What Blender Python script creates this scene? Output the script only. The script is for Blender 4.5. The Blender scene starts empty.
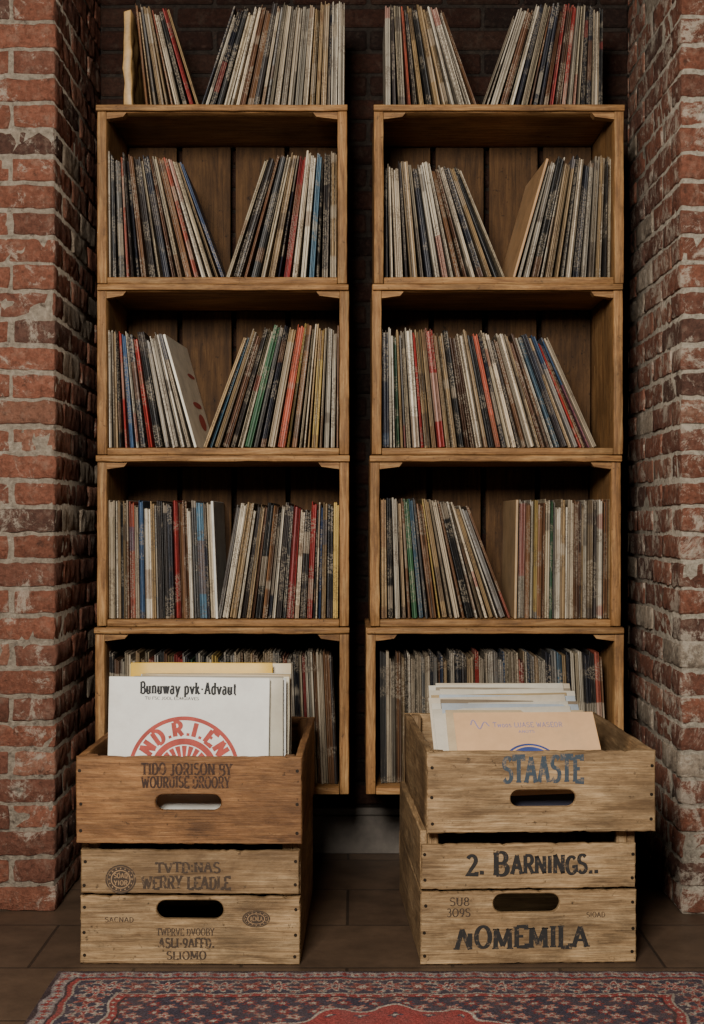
import bpy, math, random
import numpy as np
from mathutils import Vector, Matrix, Euler, noise as mnoise
R = random.Random(23)
COL = bpy.context.scene.collection
CAMH = 0.885; F = 1437.0
def PX(px, d): return (px-352.0)*d/F
def PZ(py, d): return CAMH-(py-520.0)*d/F

# ------------------------------------------------------------------ materials
def new_mat(name):
    m = bpy.data.materials.new(name); m.use_nodes = True
    nt = m.node_tree; nt.nodes.clear()
    out = nt.nodes.new('ShaderNodeOutputMaterial')
    b = nt.nodes.new('ShaderNodeBsdfPrincipled')
    nt.links.new(b.outputs[0], out.inputs[0])
    return m, nt, b
def ramp(nt, src, stops, interp='LINEAR'):
    r = nt.nodes.new('ShaderNodeValToRGB'); r.color_ramp.interpolation = interp
    el = r.color_ramp.elements
    while len(el) < len(stops): el.new(0.5)
    for e, (p, c) in zip(el, stops):
        e.position = p; e.color = (c, c, c, 1) if isinstance(c, (int, float)) else (*c, 1)
    nt.links.new(src, r.inputs[0]); return r.outputs[0]
def mix(nt, f, a, b, mode='MIX'):
    m = nt.nodes.new('ShaderNodeMix'); m.data_type = 'RGBA'; m.blend_type = mode
    for s, v in ((m.inputs[0], f), (m.inputs[6], a), (m.inputs[7], b)):
        if isinstance(v, (int, float)): s.default_value = v
        elif isinstance(v, tuple): s.default_value = (*v, 1)
        else: nt.links.new(v, s)
    return m.outputs[2]
def math_n(nt, op, a, b=None, clamp=False):
    m = nt.nodes.new('ShaderNodeMath'); m.operation = op; m.use_clamp = clamp
    for s, v in ((m.inputs[0], a), (m.inputs[1], b)):
        if v is None: continue
        if isinstance(v, (int, float)): s.default_value = v
        else: nt.links.new(v, s)
    return m.outputs[0]
def coords(nt, scale, rnd=True, kind='Object'):
    tc = nt.nodes.new('ShaderNodeTexCoord')
    mp = nt.nodes.new('ShaderNodeMapping'); mp.inputs['Scale'].default_value = scale
    src = tc.outputs[kind]
    if rnd:
        oi = nt.nodes.new('ShaderNodeObjectInfo')
        v = nt.nodes.new('ShaderNodeVectorMath'); v.operation = 'ADD'
        c = nt.nodes.new('ShaderNodeMath'); c.operation = 'MULTIPLY'; c.inputs[1].default_value = 37.0
        nt.links.new(oi.outputs['Random'], c.inputs[0])
        nt.links.new(src, v.inputs[0]); nt.links.new(c.outputs[0], v.inputs[1])
        src = v.outputs[0]
    nt.links.new(src, mp.inputs[0]); return mp.outputs[0]
def noise(nt, vec, scale, detail=5, rough=0.6, dist=0.0):
    n = nt.nodes.new('ShaderNodeTexNoise')
    n.inputs['Scale'].default_value = scale; n.inputs['Detail'].default_value = detail
    n.inputs['Roughness'].default_value = rough; n.inputs['Distortion'].default_value = dist
    nt.links.new(vec, n.inputs['Vector']); return n.outputs[0]
def bump(nt, b, h, strength, dist):
    n = nt.nodes.new('ShaderNodeBump'); n.inputs['Strength'].default_value = strength
    n.inputs['Distance'].default_value = dist
    nt.links.new(h, n.inputs['Height']); nt.links.new(n.outputs[0], b.inputs['Normal'])

def wood(name, axis, dark, mid, light, stain=0.6, rough=0.62, grime=0.0, streak=.6):
    m, nt, b = new_mat(name)
    sc = [1.0, 1.0, 1.0]; sc[axis] = 0.07
    sc2 = [1.0, 1.0, 1.0]; sc2[axis] = 0.03
    sc3 = [1.0, 1.0, 1.0]; sc3[axis] = 0.45
    g = noise(nt, coords(nt, tuple(sc)), 90, 8, 0.7, 0.8)
    c = ramp(nt, g, [(0.30, dark), (0.5, mid), (0.70, light)])
    s = noise(nt, coords(nt, tuple(sc2)), 480, 5, 0.7)
    c = mix(nt, streak, c, ramp(nt, s, [(0.36, 0.4), (0.58, 1.05)]), 'MULTIPLY')
    bl = noise(nt, coords(nt, tuple(sc3)), 11, 9, 0.75, .3)
    c = mix(nt, stain, c, ramp(nt, bl, [(0.38, 0.25), (0.58, 1.0)]), 'MULTIPLY')
    sp = noise(nt, coords(nt, (1, 1, 1)), 60, 5, 0.75)
    c = mix(nt, 0.85, c, ramp(nt, sp, [(0.31, 0.15), (0.39, 1.0)]), 'MULTIPLY')
    if grime:
        gr = noise(nt, coords(nt, tuple(sc3)), 3.4, 7, 0.75, .5)
        c = mix(nt, math_n(nt, 'MULTIPLY', ramp(nt, gr, [(0.44, 0.0), (0.60, 1.0)]), grime), c, tuple(x*.65 for x in dark))
    nt.links.new(c, b.inputs['Base Color']); b.inputs['Roughness'].default_value = rough
    b.inputs['Specular IOR Level'].default_value = 0.3
    bump(nt, b, math_n(nt, 'ADD', s, sp), 0.6, 0.002)
    return m
def plain(name, c, rough=0.7, metal=0.0, var=0.3, sc=40):
    m, nt, b = new_mat(name)
    n = noise(nt, coords(nt, (1, 1, 1)), sc, 5)
    col = mix(nt, 1.0, c, ramp(nt, n, [(0.3, 1-var), (0.65, 1.0)]), 'MULTIPLY')
    nt.links.new(col, b.inputs['Base Color'])
    b.inputs['Roughness'].default_value = rough; b.inputs['Metallic'].default_value = metal
    return m

SW = [wood('shelf_wood_%d' % a, a, (0.14, 0.06, 0.018), (0.34, 0.165, 0.055), (0.52, 0.30, 0.12)) for a in range(3)]
SWB = wood('shelf_back_wood_shade', 2, (0.036, 0.016, 0.005), (0.078, 0.036, 0.0115), (0.125, 0.061, 0.021), rough=.8, streak=.35)  # shelf wood darkened, the shade deep inside the crates put into its colour
OW = [wood('brown_crate_wood_%d' % a, a, (0.11, 0.047, 0.017), (0.31, 0.143, 0.052), (0.48, 0.25, 0.10), 0.7, grime=.65) for a in range(3)]
TW = [wood('tan_crate_wood_%d' % a, a, (0.16, 0.088, 0.038), (0.41, 0.255, 0.122), (0.62, 0.42, 0.225), 0.7, grime=.65, streak=.65) for a in range(3)]
NAIL = plain('nail_rust', (0.03, 0.02, 0.012), 0.5, 0.6)
def ink(name, c, under, hi=0.6, sc=110):
    m, nt, b = new_mat(name)
    n = noise(nt, coords(nt, (1, 1, 1)), sc, 6, 0.75)
    col = mix(nt, ramp(nt, n, [(hi-.08, 0.0), (hi+.04, 0.8)]), c, under)
    nt.links.new(col, b.inputs['Base Color']); b.inputs['Roughness'].default_value = 0.8
    return m
INK = ink('stencil_ink', (0.016, 0.013, 0.011), (0.30, 0.19, 0.10), 0.65)
INK2 = ink('faded_ink', (0.045, 0.027, 0.015), (0.28, 0.17, 0.08), 0.625)
INKO = ink('faded_ink_brown_wood', (0.035, 0.015, 0.007), (0.26, 0.11, 0.035), 0.61)
INKB = ink('blue_grey_ink', (0.04, 0.055, 0.07), (0.30, 0.20, 0.11), 0.61)
PRB = plain('print_black', (0.012, 0.012, 0.012), var=.1); PRR = plain('print_red', (0.43, 0.065, 0.045), var=.35)
PRBL = plain('print_blue', (0.05, 0.08, 0.26)); PRL = plain('print_lilac', (0.36, 0.27, 0.38))

def sleeve_mat(name, attr=False):
    m, nt, b = new_mat(name)
    oi = nt.nodes.new('ShaderNodeObjectInfo')
    if attr:
        a = nt.nodes.new('ShaderNodeAttribute'); a.attribute_name = 'Col'; base = a.outputs['Color']
    else: base = oi.outputs['Color']
    lf = nt.nodes.new('ShaderNodeAttribute'); lf.attribute_name = 'Leaf'
    if not attr: base = mix(nt, 1.0, base, lf.outputs['Color'], 'MULTIPLY')
    t = noise(nt, coords(nt, (0.8, 0.1, 1.0)), 330, 1, 0.5)
    gate = noise(nt, coords(nt, (0.5, 0.1, 1.0)), 13, 1, 0.5)
    tm = math_n(nt, 'MULTIPLY', ramp(nt, t, [(0.47, 0.0), (0.53, 1.0)]), ramp(nt, gate, [(0.49, 0.0), (0.52, 1.0)]))
    bw = nt.nodes.new('ShaderNodeRGBToBW'); nt.links.new(base, bw.inputs[0])
    inkc = ramp(nt, bw.outputs[0], [(0.12, (0.38, 0.31, 0.22)), (0.18, (0.10, 0.06, 0.04))])
    c = mix(nt, math_n(nt, 'MULTIPLY', tm, 0.5), base, inkc)
    bd = noise(nt, coords(nt, (0.1, 0.1, 1.0)), 8, 0, 0.4)
    r2 = ramp(nt, oi.outputs['Random'], [(0.0, (0.05, 0.035, 0.03)), (0.25, (0.42, 0.33, 0.23)), (0.50, (0.28, 0.04, 0.03)), (0.58, (0.18, 0.085, 0.04)), (0.82, (0.04, 0.07, 0.12)), (0.87, (0.45, 0.38, 0.28))], 'CONSTANT')
    c = mix(nt, math_n(nt, 'MULTIPLY', ramp(nt, bd, [(0.62, 0.0), (0.63, 1.0)]), 0.55), c, r2)
    w = noise(nt, coords(nt, (1.6, 1, 0.3)), 80, 9, 0.83)
    c = mix(nt, ramp(nt, w, [(0.56, 0.0), (0.68, 0.55)]), c, (0.48, 0.38, 0.26))
    c = mix(nt, ramp(nt, w, [(0.34, 0.8), (0.44, 0.0)]), c, (0.05, 0.03, 0.02))
    w2 = noise(nt, coords(nt, (1, 1, 0.4)), 12, 5, 0.7)
    c = mix(nt, 0.55, c, ramp(nt, w2, [(0.35, 0.4), (0.6, 1.0)]), 'MULTIPLY')
    nt.links.new(c, b.inputs['Base Color']); b.inputs['Roughness'].default_value = 0.5
    bump(nt, b, w, 0.5, 0.002)
    return m
SLV = sleeve_mat('record_sleeve_card'); SLVA = sleeve_mat('record_sleeve_card_mass', True)
def card(name, c, wear=.22):
    m, nt, b = new_mat(name)
    n = noise(nt, coords(nt, (1, 1, 1)), 14, 8, 0.75)
    col = mix(nt, 1.0, c, ramp(nt, n, [(0.3, 1-wear), (0.6, 1.0)]), 'MULTIPLY')
    n2 = noise(nt, coords(nt, (1, 1, 1)), 5, 6, 0.7)
    col = mix(nt, ramp(nt, n2, [(0.52, 0.0), (0.7, 0.3)]), col, (0.42, 0.33, 0.22))
    nt.links.new(col, b.inputs['Base Color']); b.inputs['Roughness'].default_value = 0.5
    return m

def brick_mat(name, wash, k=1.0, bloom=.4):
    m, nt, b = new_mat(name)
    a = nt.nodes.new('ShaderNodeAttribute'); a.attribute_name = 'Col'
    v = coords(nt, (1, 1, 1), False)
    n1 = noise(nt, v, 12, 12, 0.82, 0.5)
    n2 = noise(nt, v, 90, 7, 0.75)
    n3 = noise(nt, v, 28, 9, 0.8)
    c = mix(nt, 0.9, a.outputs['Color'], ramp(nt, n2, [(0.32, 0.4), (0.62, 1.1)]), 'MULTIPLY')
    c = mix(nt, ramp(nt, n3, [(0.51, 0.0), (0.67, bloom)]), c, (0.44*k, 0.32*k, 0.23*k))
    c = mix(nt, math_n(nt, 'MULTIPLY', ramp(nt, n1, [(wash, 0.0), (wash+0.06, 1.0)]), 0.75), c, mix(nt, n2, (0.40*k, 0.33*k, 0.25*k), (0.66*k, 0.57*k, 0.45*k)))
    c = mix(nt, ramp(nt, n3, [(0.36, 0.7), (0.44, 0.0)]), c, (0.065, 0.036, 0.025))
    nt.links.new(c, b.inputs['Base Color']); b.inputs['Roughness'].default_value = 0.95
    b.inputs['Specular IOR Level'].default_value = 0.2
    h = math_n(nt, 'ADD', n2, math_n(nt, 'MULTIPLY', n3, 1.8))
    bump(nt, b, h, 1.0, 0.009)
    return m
BRICK_L = brick_mat('brick_weathered', 0.545)
BRICK_R = brick_mat('brick_whitewash_lit', 0.51, 1.2)  # real whitewash, made paler to paint in the light on the right pillar
BRICKD = brick_mat('brick_shade_dark', 0.8, .22)  # alcove shade put into the brick colour

# ------------------------------------------------------------------ mesh tools
def cbox(c, h, b, rot=None, jit=0.0):
    V = []; idx = {}
    for sx in (-1, 1):
        for sy in (-1, 1):
            for sz in (-1, 1):
                j = Vector((R.uniform(-jit, jit), R.uniform(-jit, jit), R.uniform(-jit, jit))) if jit else Vector((0, 0, 0))
                for ax in range(3):
                    p = Vector((sx*(h[0]-(0 if ax == 0 else b)), sy*(h[1]-(0 if ax == 1 else b)), sz*(h[2]-(0 if ax == 2 else b))))+j
                    if rot is not None: p = rot @ p
                    idx[(sx, sy, sz, ax)] = len(V); V.append(p+Vector(c))
    Fs = []
    q = [(-1, -1), (1, -1), (1, 1), (-1, 1)]
    for s in (-1, 1):
        Fs.append([idx[(s, a, c2, 0)] for a, c2 in q])
        Fs.append([idx[(a, s, c2, 1)] for a, c2 in q])
        Fs.append([idx[(a, c2, s, 2)] for a, c2 in q])
    for a in (-1, 1):
        for c2 in (-1, 1):
            Fs.append([idx[(a, c2, -1, 0)], idx[(a, c2, -1, 1)], idx[(a, c2, 1, 1)], idx[(a, c2, 1, 0)]])
            Fs.append([idx[(a, -1, c2, 0)], idx[(a, -1, c2, 2)], idx[(a, 1, c2, 2)], idx[(a, 1, c2, 0)]])
            Fs.append([idx[(-1, a, c2, 1)], idx[(-1, a, c2, 2)], idx[(1, a, c2, 2)], idx[(1, a, c2, 1)]])
    for sx in (-1, 1):
        for sy in (-1, 1):
            for sz in (-1, 1):
                Fs.append([idx[(sx, sy, sz, 0)], idx[(sx, sy, sz, 1)], idx[(sx, sy, sz, 2)]])
    return V, Fs
def grid_geo(c, h, rot, r=0.008, amp=0.0045, step=0.014, fr=38, stepz=None):
    n = [max(3, int(round(2*h[i]/(stepz[i] if stepz else step)))) for i in range(3)]
    V = []; Fs = []; idx = {}
    c = Vector(c); r = min(r, min(h)*.9); inner = Vector((h[0]-r, h[1]-r, h[2]-r))
    def co(a, i):
        t = i/n[a]; x = -h[a]+2*h[a]*t
        if i == 1: x = -h[a]+r*.6
        if i == n[a]-1: x = h[a]-r*.6
        return x
    def vert(i, j, k):
        key = (i, j, k)
        if key in idx: return idx[key]
        p = Vector((co(0, i), co(1, j), co(2, k)))
        q = Vector([max(-inner[a], min(inner[a], p[a])) for a in range(3)])
        d = p-q
        if d.length > r: p = q+d.normalized()*r
        w = (rot @ p if rot is not None else p) + c
        w = w+mnoise.noise_vector(w*fr)*amp+mnoise.noise_vector(w*fr*2.5)*amp*.5
        idx[key] = len(V); V.append(w); return idx[key]
    for ax in range(3):
        a, b = [x for x in range(3) if x != ax]
        for s in (0, n[ax]):
            for i in range(n[a]):
                for j in range(n[b]):
                    f = []
                    for (di, dj) in ((0, 0), (1, 0), (1, 1), (0, 1)):
                        k = [0, 0, 0]; k[ax] = s; k[a] = i+di; k[b] = j+dj; f.append(vert(*k))
                    Fs.append(f)
    return V, Fs
import bmesh
class MB:
    def __init__(s): s.V = []; s.F = []; s.C = []; s.M = []
    def add(s, V, Fs, col=None, mi=0):
        o = len(s.V); s.V += [tuple(v) for v in V]; s.F += [[i+o for i in f] for f in Fs]
        s.C += [col or (1, 1, 1)]*len(V); s.M += [mi]*len(Fs)
    def box(s, c, h, b=0.0015, rot=None, jit=0, col=None, mi=0):
        s.add(*cbox(c, h, b, rot, jit), col, mi)
    def cyl(s, c, r, h, n=10, mi=0):
        V = []
        for k in (-1, 1):
            for i in range(n):
                a = 2*math.pi*i/n
                V.append(Vector(c)+Vector((r*math.cos(a), k*h/2, r*math.sin(a))))
        Fs = [[i, (i+1) % n, n+(i+1) % n, n+i] for i in range(n)]+[list(range(n))[::-1], list(range(n, 2*n))]
        s.add(V, Fs, None, mi)
    def mesh(s, name, mats, color=False, smooth=False):
        me = bpy.data.meshes.new(name); me.from_pydata(s.V, [], s.F)
        for m in mats: me.materials.append(m)
        me.polygons.foreach_set('material_index', s.M)
        if color:
            ca = me.color_attributes.new(color if isinstance(color, str) else 'Col', 'FLOAT_COLOR', 'POINT')
            ca.data.foreach_set('color', [x for c in s.C for x in (*c, 1.0)])
        me.update()
        bm = bmesh.new(); bm.from_mesh(me); bmesh.ops.recalc_face_normals(bm, faces=bm.faces); bm.to_mesh(me); bm.free()
        if smooth: me.polygons.foreach_set('use_smooth', [True]*len(me.polygons))
        return me
def obj(name, me, loc=(0, 0, 0), parent=None, **props):
    o = bpy.data.objects.new(name, me); COL.objects.link(o); o.location = loc
    if parent: o.parent = parent
    for k, v in props.items(): o[k] = v
    return o
def worn(name, c, h, mat, parent, amp=.0009, r=.003):
    off = Vector((R.uniform(0, 50), R.uniform(0, 50), R.uniform(0, 50)))
    V, Fs = grid_geo(off, h, None, r, amp, fr=22, stepz=[max(.02, h[i]/10) for i in range(3)])
    mb = MB(); mb.add([v-off for v in V], Fs)
    return obj(name, mb.mesh(name, [mat], smooth=True), c, parent)
def part_box(name, c, h, mat, parent, b=0.002):
    mb = MB(); mb.box((0, 0, 0), h, b, jit=0.0008)
    return obj(name, mb.mesh(name, [mat]), c, parent)

# ------------------------------------------------------------------ room
def brick_col(wash=0.2, dark=1.0):
    r = R.random()
    if r < wash: c = (0.42, 0.33, 0.24)
    elif r < wash+0.35: c = (0.30, 0.112, 0.066)
    elif r < wash+0.64: c = (0.23, 0.092, 0.058)
    elif r < wash+0.72: c = (0.15, 0.072, 0.05)
    else: c = (0.35, 0.155, 0.095)
    k = R.uniform(0.78, 1.15)*dark
    return tuple(x*k for x in c)
BL, BW, BH, MJ = 0.195, 0.094, 0.051, 0.010
def pillar(name, xc, sgn, yf, yb, xo, wash, mat, mort, ztop=2.42):
    mb = MB(); rec = 0.003
    x0, x1 = sorted((xc+sgn*rec, xo))
    mb.box(((x0+x1)/2, (yf+rec+yb)/2, ztop/2), ((x1-x0)/2, (yb-yf-rec)/2, ztop/2), 0.004, col=mort)
    z = 0.004; k = 0
    while z < ztop-0.03:
        hh = BH/2; even = k % 2 == 0
        def br(ax, bx, ay, by):
            ca, cb = sorted((ax, bx))
            if cb-ca < .02 or by-ay < .02: return
            e = R.uniform(-.002, .002)
            rot = Euler((R.uniform(-.010, .010), R.uniform(-.010, .010), R.uniform(-.012, .012))).to_matrix()
            cc = ((ca+cb)/2+e, (ay+by)/2+R.uniform(-.003, .002), z+hh+R.uniform(-.0015, .0015)); h3 = ((cb-ca)/2, (by-ay)/2, hh+R.uniform(-.001, .0022))
            if min(abs(ca), abs(cb)) > .98: mb.box(cc, h3, .006, rot, .002, brick_col(wash)); return
            V, Fs = grid_geo(cc, h3, rot, R.uniform(.002, .007), .0042, step=.012, fr=44)
            mb.add(V, Fs, brick_col(wash))
        fl, sl = (BL, BW) if even else (BW, BL)
        br(xc, xc+sgn*fl, yf, yf+sl)
        x = xc+sgn*(fl+MJ)
        while abs(x-xc) < abs(xo-xc)-.03:
            l = min(BL, abs(xo-x)); br(x, x+sgn*l, yf, yf+BW); x += sgn*(BL+MJ)
        y = yf+sl+MJ
        while y < yb-.03:
            l = min(BL, yb-y); br(xc, xc+sgn*BW, y, y+l); y += BL+MJ
        z += BH+MJ; k += 1
    return obj(name, mb.mesh(name, [mat], True, True), kind='structure', label='weathered red brick wall with patchy whitewash and pale mortar')
DW = 3.83
XL, XR = -0.672, 0.737
pillar('wall_left', XL, -1, 3.25, DW+0.1, -1.5, 0.10, BRICK_L, (0.44, 0.36, 0.27))
pillar('wall_right', XR, 1, 3.22, DW+0.1, 1.6, 0.15, BRICK_R, (0.56, 0.48, 0.37))  # paler bricks and mortar also stand in for light on this side
mb = MB()
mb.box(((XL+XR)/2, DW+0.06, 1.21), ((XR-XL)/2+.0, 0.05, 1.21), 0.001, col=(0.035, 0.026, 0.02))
z = 0.004; k = 0
while z < 2.39:
    x = XL-(0.1 if k % 2 else 0)
    while x < XR:
        a, b_ = max(x, XL+.001), min(x+BL, XR-.001)
        if b_-a > .02:
            mb.box(((a+b_)/2, DW+0.05, z+BH/2), ((b_-a)/2, 0.049, BH/2), 0.005, None, 0.002, brick_col(0.0, 0.14))  # same bricks darkened, so the recess shade is in their colour
        x += BL+MJ
    z += BH+MJ; k += 1
obj('wall_back', mb.mesh('wall_back', [BRICKD], True), kind='structure', label='red brick wall of the alcove, coloured dark for shade')
m, nt, b = new_mat('floor_tiles')
v = coords(nt, (1, 1, 1), False)
bt = nt.nodes.new('ShaderNodeTexBrick'); bt.offset = 0.5
bt.inputs['Scale'].default_value = 1.0; bt.inputs['Brick Width'].default_value = 0.42; bt.inputs['Row Height'].default_value = 0.30
bt.inputs['Mortar Size'].default_value = 0.004; bt.inputs['Mortar Smooth'].default_value = 0.5
bt.inputs['Color1'].default_value = (0.070, 0.042, 0.025, 1); bt.inputs['Color2'].default_value = (0.095, 0.058, 0.034, 1)
bt.inputs['Mortar'].default_value = (0.030, 0.019, 0.012, 1)
mp = nt.nodes.new('ShaderNodeMapping'); mp.inputs['Location'].default_value = (0.01, 0.16, 0)
nt.links.new(v, mp.inputs[0]); nt.links.new(mp.outputs[0], bt.inputs['Vector'])
n1 = noise(nt, v, 7, 9, 0.75)
c = mix(nt, 0.85, bt.outputs['Color'], ramp(nt, n1, [(0.3, 0.4), (0.65, 1.2)]), 'MULTIPLY')
nt.links.new(c, b.inputs['Base Color']); b.inputs['Roughness'].default_value = 0.5
bump(nt, b, math_n(nt, 'SUBTRACT', math_n(nt, 'MULTIPLY', n1, .4), bt.outputs['Fac']), 0.5, 0.003)
mb = MB(); mb.box((0, 1.4, -0.05), (2.4, 2.56, 0.05), 0.0005)
obj('floor', mb.mesh('floor', [m]), kind='structure', label='dark brown stone tile floor')
mb = MB(); mb.box((0, 2.6, 2.47), (2.2, 1.36, 0.05), 0.0005)
obj('ceiling', mb.mesh('ceiling', [plain('ceiling_plaster', (0.08, 0.065, 0.05))]), kind='structure')
mb = MB(); bh = 0.055
mb.box(((XL+XR)/2, DW-0.012, bh-.005), ((XR-XL)/2-.008, 0.009, bh-.005), 0.002)
mb.box(((XL+XR)/2, DW-0.009, 2*bh), ((XR-XL)/2-.008, 0.006, 0.01), 0.003)
obj('baseboard_back', mb.mesh('baseboard_back', [plain('baseboard_paint', (0.10, 0.082, 0.065))]), kind='structure')

# ------------------------------------------------------------------ shelf crates
DS = 3.46; CD = 0.335
def shelf_crate(x0, x1, z0, z1, lab):
    w, h = x1-x0, z1-z0; T = 0.023; TB = 0.017
    e = obj('wooden_crate', None, ((x0+x1)/2, DS+CD/2, z0)); e['label'] = lab; e['category'] = 'crate'; e['group'] = 'stacked crates used as record shelves'
    e.empty_display_size = .1
    hw = w/2; hd = CD/2
    for s in (-1, 1): worn('side_board', (s*(hw-T/2), 0, h/2), (T/2, hd, h/2-.0006), SW[2], e, .0012)
    worn('bottom_board', (0, 0.0, TB/2), (hw-T-.0005, hd-.003, TB/2), SW[0], e, .0006)
    worn('top_board', (0, 0.0, h-TB/2), (hw-T-.0005, hd-.003, TB/2), SW[0], e, .0006)
    worn('front_rail', (0, -hd-.004, h-.008), (hw+R.uniform(-.003, .002), .006, .0075), SW[0], e, .0014, .003)
    for s in (-1, 1):
        mb = MB(); L = R.uniform(.045, .06)
        V = [(0, -.006, 0), (L, -.006, 0), (L-.008, -.006, -.010), (0, -.006, -.016)]
        V = V+[(a, .022, c2) for a, _, c2 in V]
        V = [(s*a, b2, c2) for a, b2, c2 in V]
        mb.add([Vector(q) for q in V], [[0, 1, 2, 3], [7, 6, 5, 4], [0, 4, 5, 1], [1, 5, 6, 2], [2, 6, 7, 3], [3, 7, 4, 0]])
        obj('corner_block', mb.mesh('corner_block', [SW[0]]), (-s*(hw-T), -hd+.006, h-TB-.0005), e)
    mb = MB(); n = 4; iw = w-2*T-.004; g = 0.014
    sw_ = (iw-g*(n-1))/n
    for i in range(n):
        mb.box((-iw/2+sw_/2+i*(sw_+g), 0, 0), (sw_/2, .006, h/2-TB-.001), .0015, jit=.001)
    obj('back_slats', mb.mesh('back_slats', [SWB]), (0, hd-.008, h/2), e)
    return e
rowsL = [(97, 347), (97, 349), (97, 349), (95, 349)]
rowsR = [(374, 624), (372, 623), (370, 621), (366, 624)]
ys = [105, 284, 455, 627, 795]
Zs = [PZ(y, DS) for y in ys]
TBF = 0.017
labs = ['honey-brown wooden crate holding two leaning clusters of records', 'worn brown wooden crate shelf with slatted back and leaning records',
        'brown wooden crate shelf tightly filled with record sleeves', 'lowest brown wooden crate shelf with records partly hidden by a box']
for cols in (rowsL, rowsR):
    for i, (a, c2) in enumerate(cols):
        shelf_crate(PX(a, DS), PX(c2, DS), Zs[i+1]+.0005, Zs[i]-.0005, labs[i])
for (a, c2) in ((-.55, -.17), (.16, .57)):
    e = obj('plinth', None, ((a+c2)/2, DS+.19, 0)); e['label'] = 'dark low wooden plinth carrying the column of crates'; e['category'] = 'plinth'
    hz = Zs[4]/2
    for s in (-1, 1): part_box('side_board', (s*((c2-a)/2-.015), 0, hz-.01), (.014, .13, hz-.0105), SWB, e)
    part_box('top_board', (0, 0, 2*hz-.0105), ((c2-a)/2, .14, .0095), SWB, e)
    part_box('front_board', (0, -.12, hz-.01), ((c2-a)/2-.03, .009, hz-.0105), SWB, e)

# ------------------------------------------------------------------ records
PAL = [(33, 'cream', [(0.60, 0.48, 0.33), (0.70, 0.60, 0.45), (0.50, 0.40, 0.26), (0.64, 0.55, 0.42)]),
       (15, 'tan', [(0.38, 0.25, 0.12), (0.45, 0.31, 0.17)]),
       (9, 'grey', [(0.28, 0.26, 0.23), (0.42, 0.38, 0.33), (0.14, 0.13, 0.12)]),
       (20, 'black', [(0.022, 0.02, 0.018), (0.045, 0.035, 0.03), (0.025, 0.025, 0.035)]),
       (12, 'brown', [(0.15, 0.065, 0.03), (0.21, 0.10, 0.045)]),
       (7.5, 'red', [(0.40, 0.038, 0.028), (0.28, 0.028, 0.023), (0.44, 0.10, 0.055)]),
       (4, 'blue', [(0.05, 0.10, 0.19), (0.09, 0.17, 0.23), (0.025, 0.045, 0.10)]),
       (1.3, 'green', [(0.05, 0.13, 0.06)]),
       (1.2, 'yellow', [(0.52, 0.35, 0.10)])]
def pick():
    r = R.uniform(0, sum(p[0] for p in PAL))
    for w, n, cs in PAL:
        if r < w: return n, R.choice(cs)
        r -= w
    return PAL[0][1], PAL[0][2][0]
cache = {}
def leaves(mb, t, h, d, base=None):
    nl = 1 if t < .005 else (2 if t < .0085 else (3 if t < .0128 else 4))
    ws = [R.uniform(.5, 1.5) for _ in range(nl)]; k = t/sum(ws); x = -t/2
    for i, w in enumerate(ws):
        tw = w*k; dy = R.choice([0, .001, .003, .007]) if nl > 1 else 0; dh = R.uniform(0, .008) if i else 0
        q = R.choice([.3, .55, .8, 1, 1, 1.15]) if nl > 1 else 1
        col = (q, q, q) if base is None else tuple(q*x_ for x_ in base)
        mb.box((x+tw/2, d/2+dy/2, (h-dh)/2), (tw/2-.0003, d/2-dy/2, (h-dh)/2), min(.0013, tw*.3), jit=.0005, col=col)
        x += tw
def sleeve_mesh(t, h, d):
    key = (t, h, d, R.randrange(4))
    if key not in cache:
        mb = MB(); leaves(mb, t, h, d); cache[key] = mb.mesh('record_sleeve', [SLV], 'Leaf')
    return cache[key]
TS = [0.004, 0.0055, 0.0075, 0.0095, 0.012, 0.0145, 0.017]
TWT = [2, 3, 4, 5, 5, 3.5, 1.5]
count = 0
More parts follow.
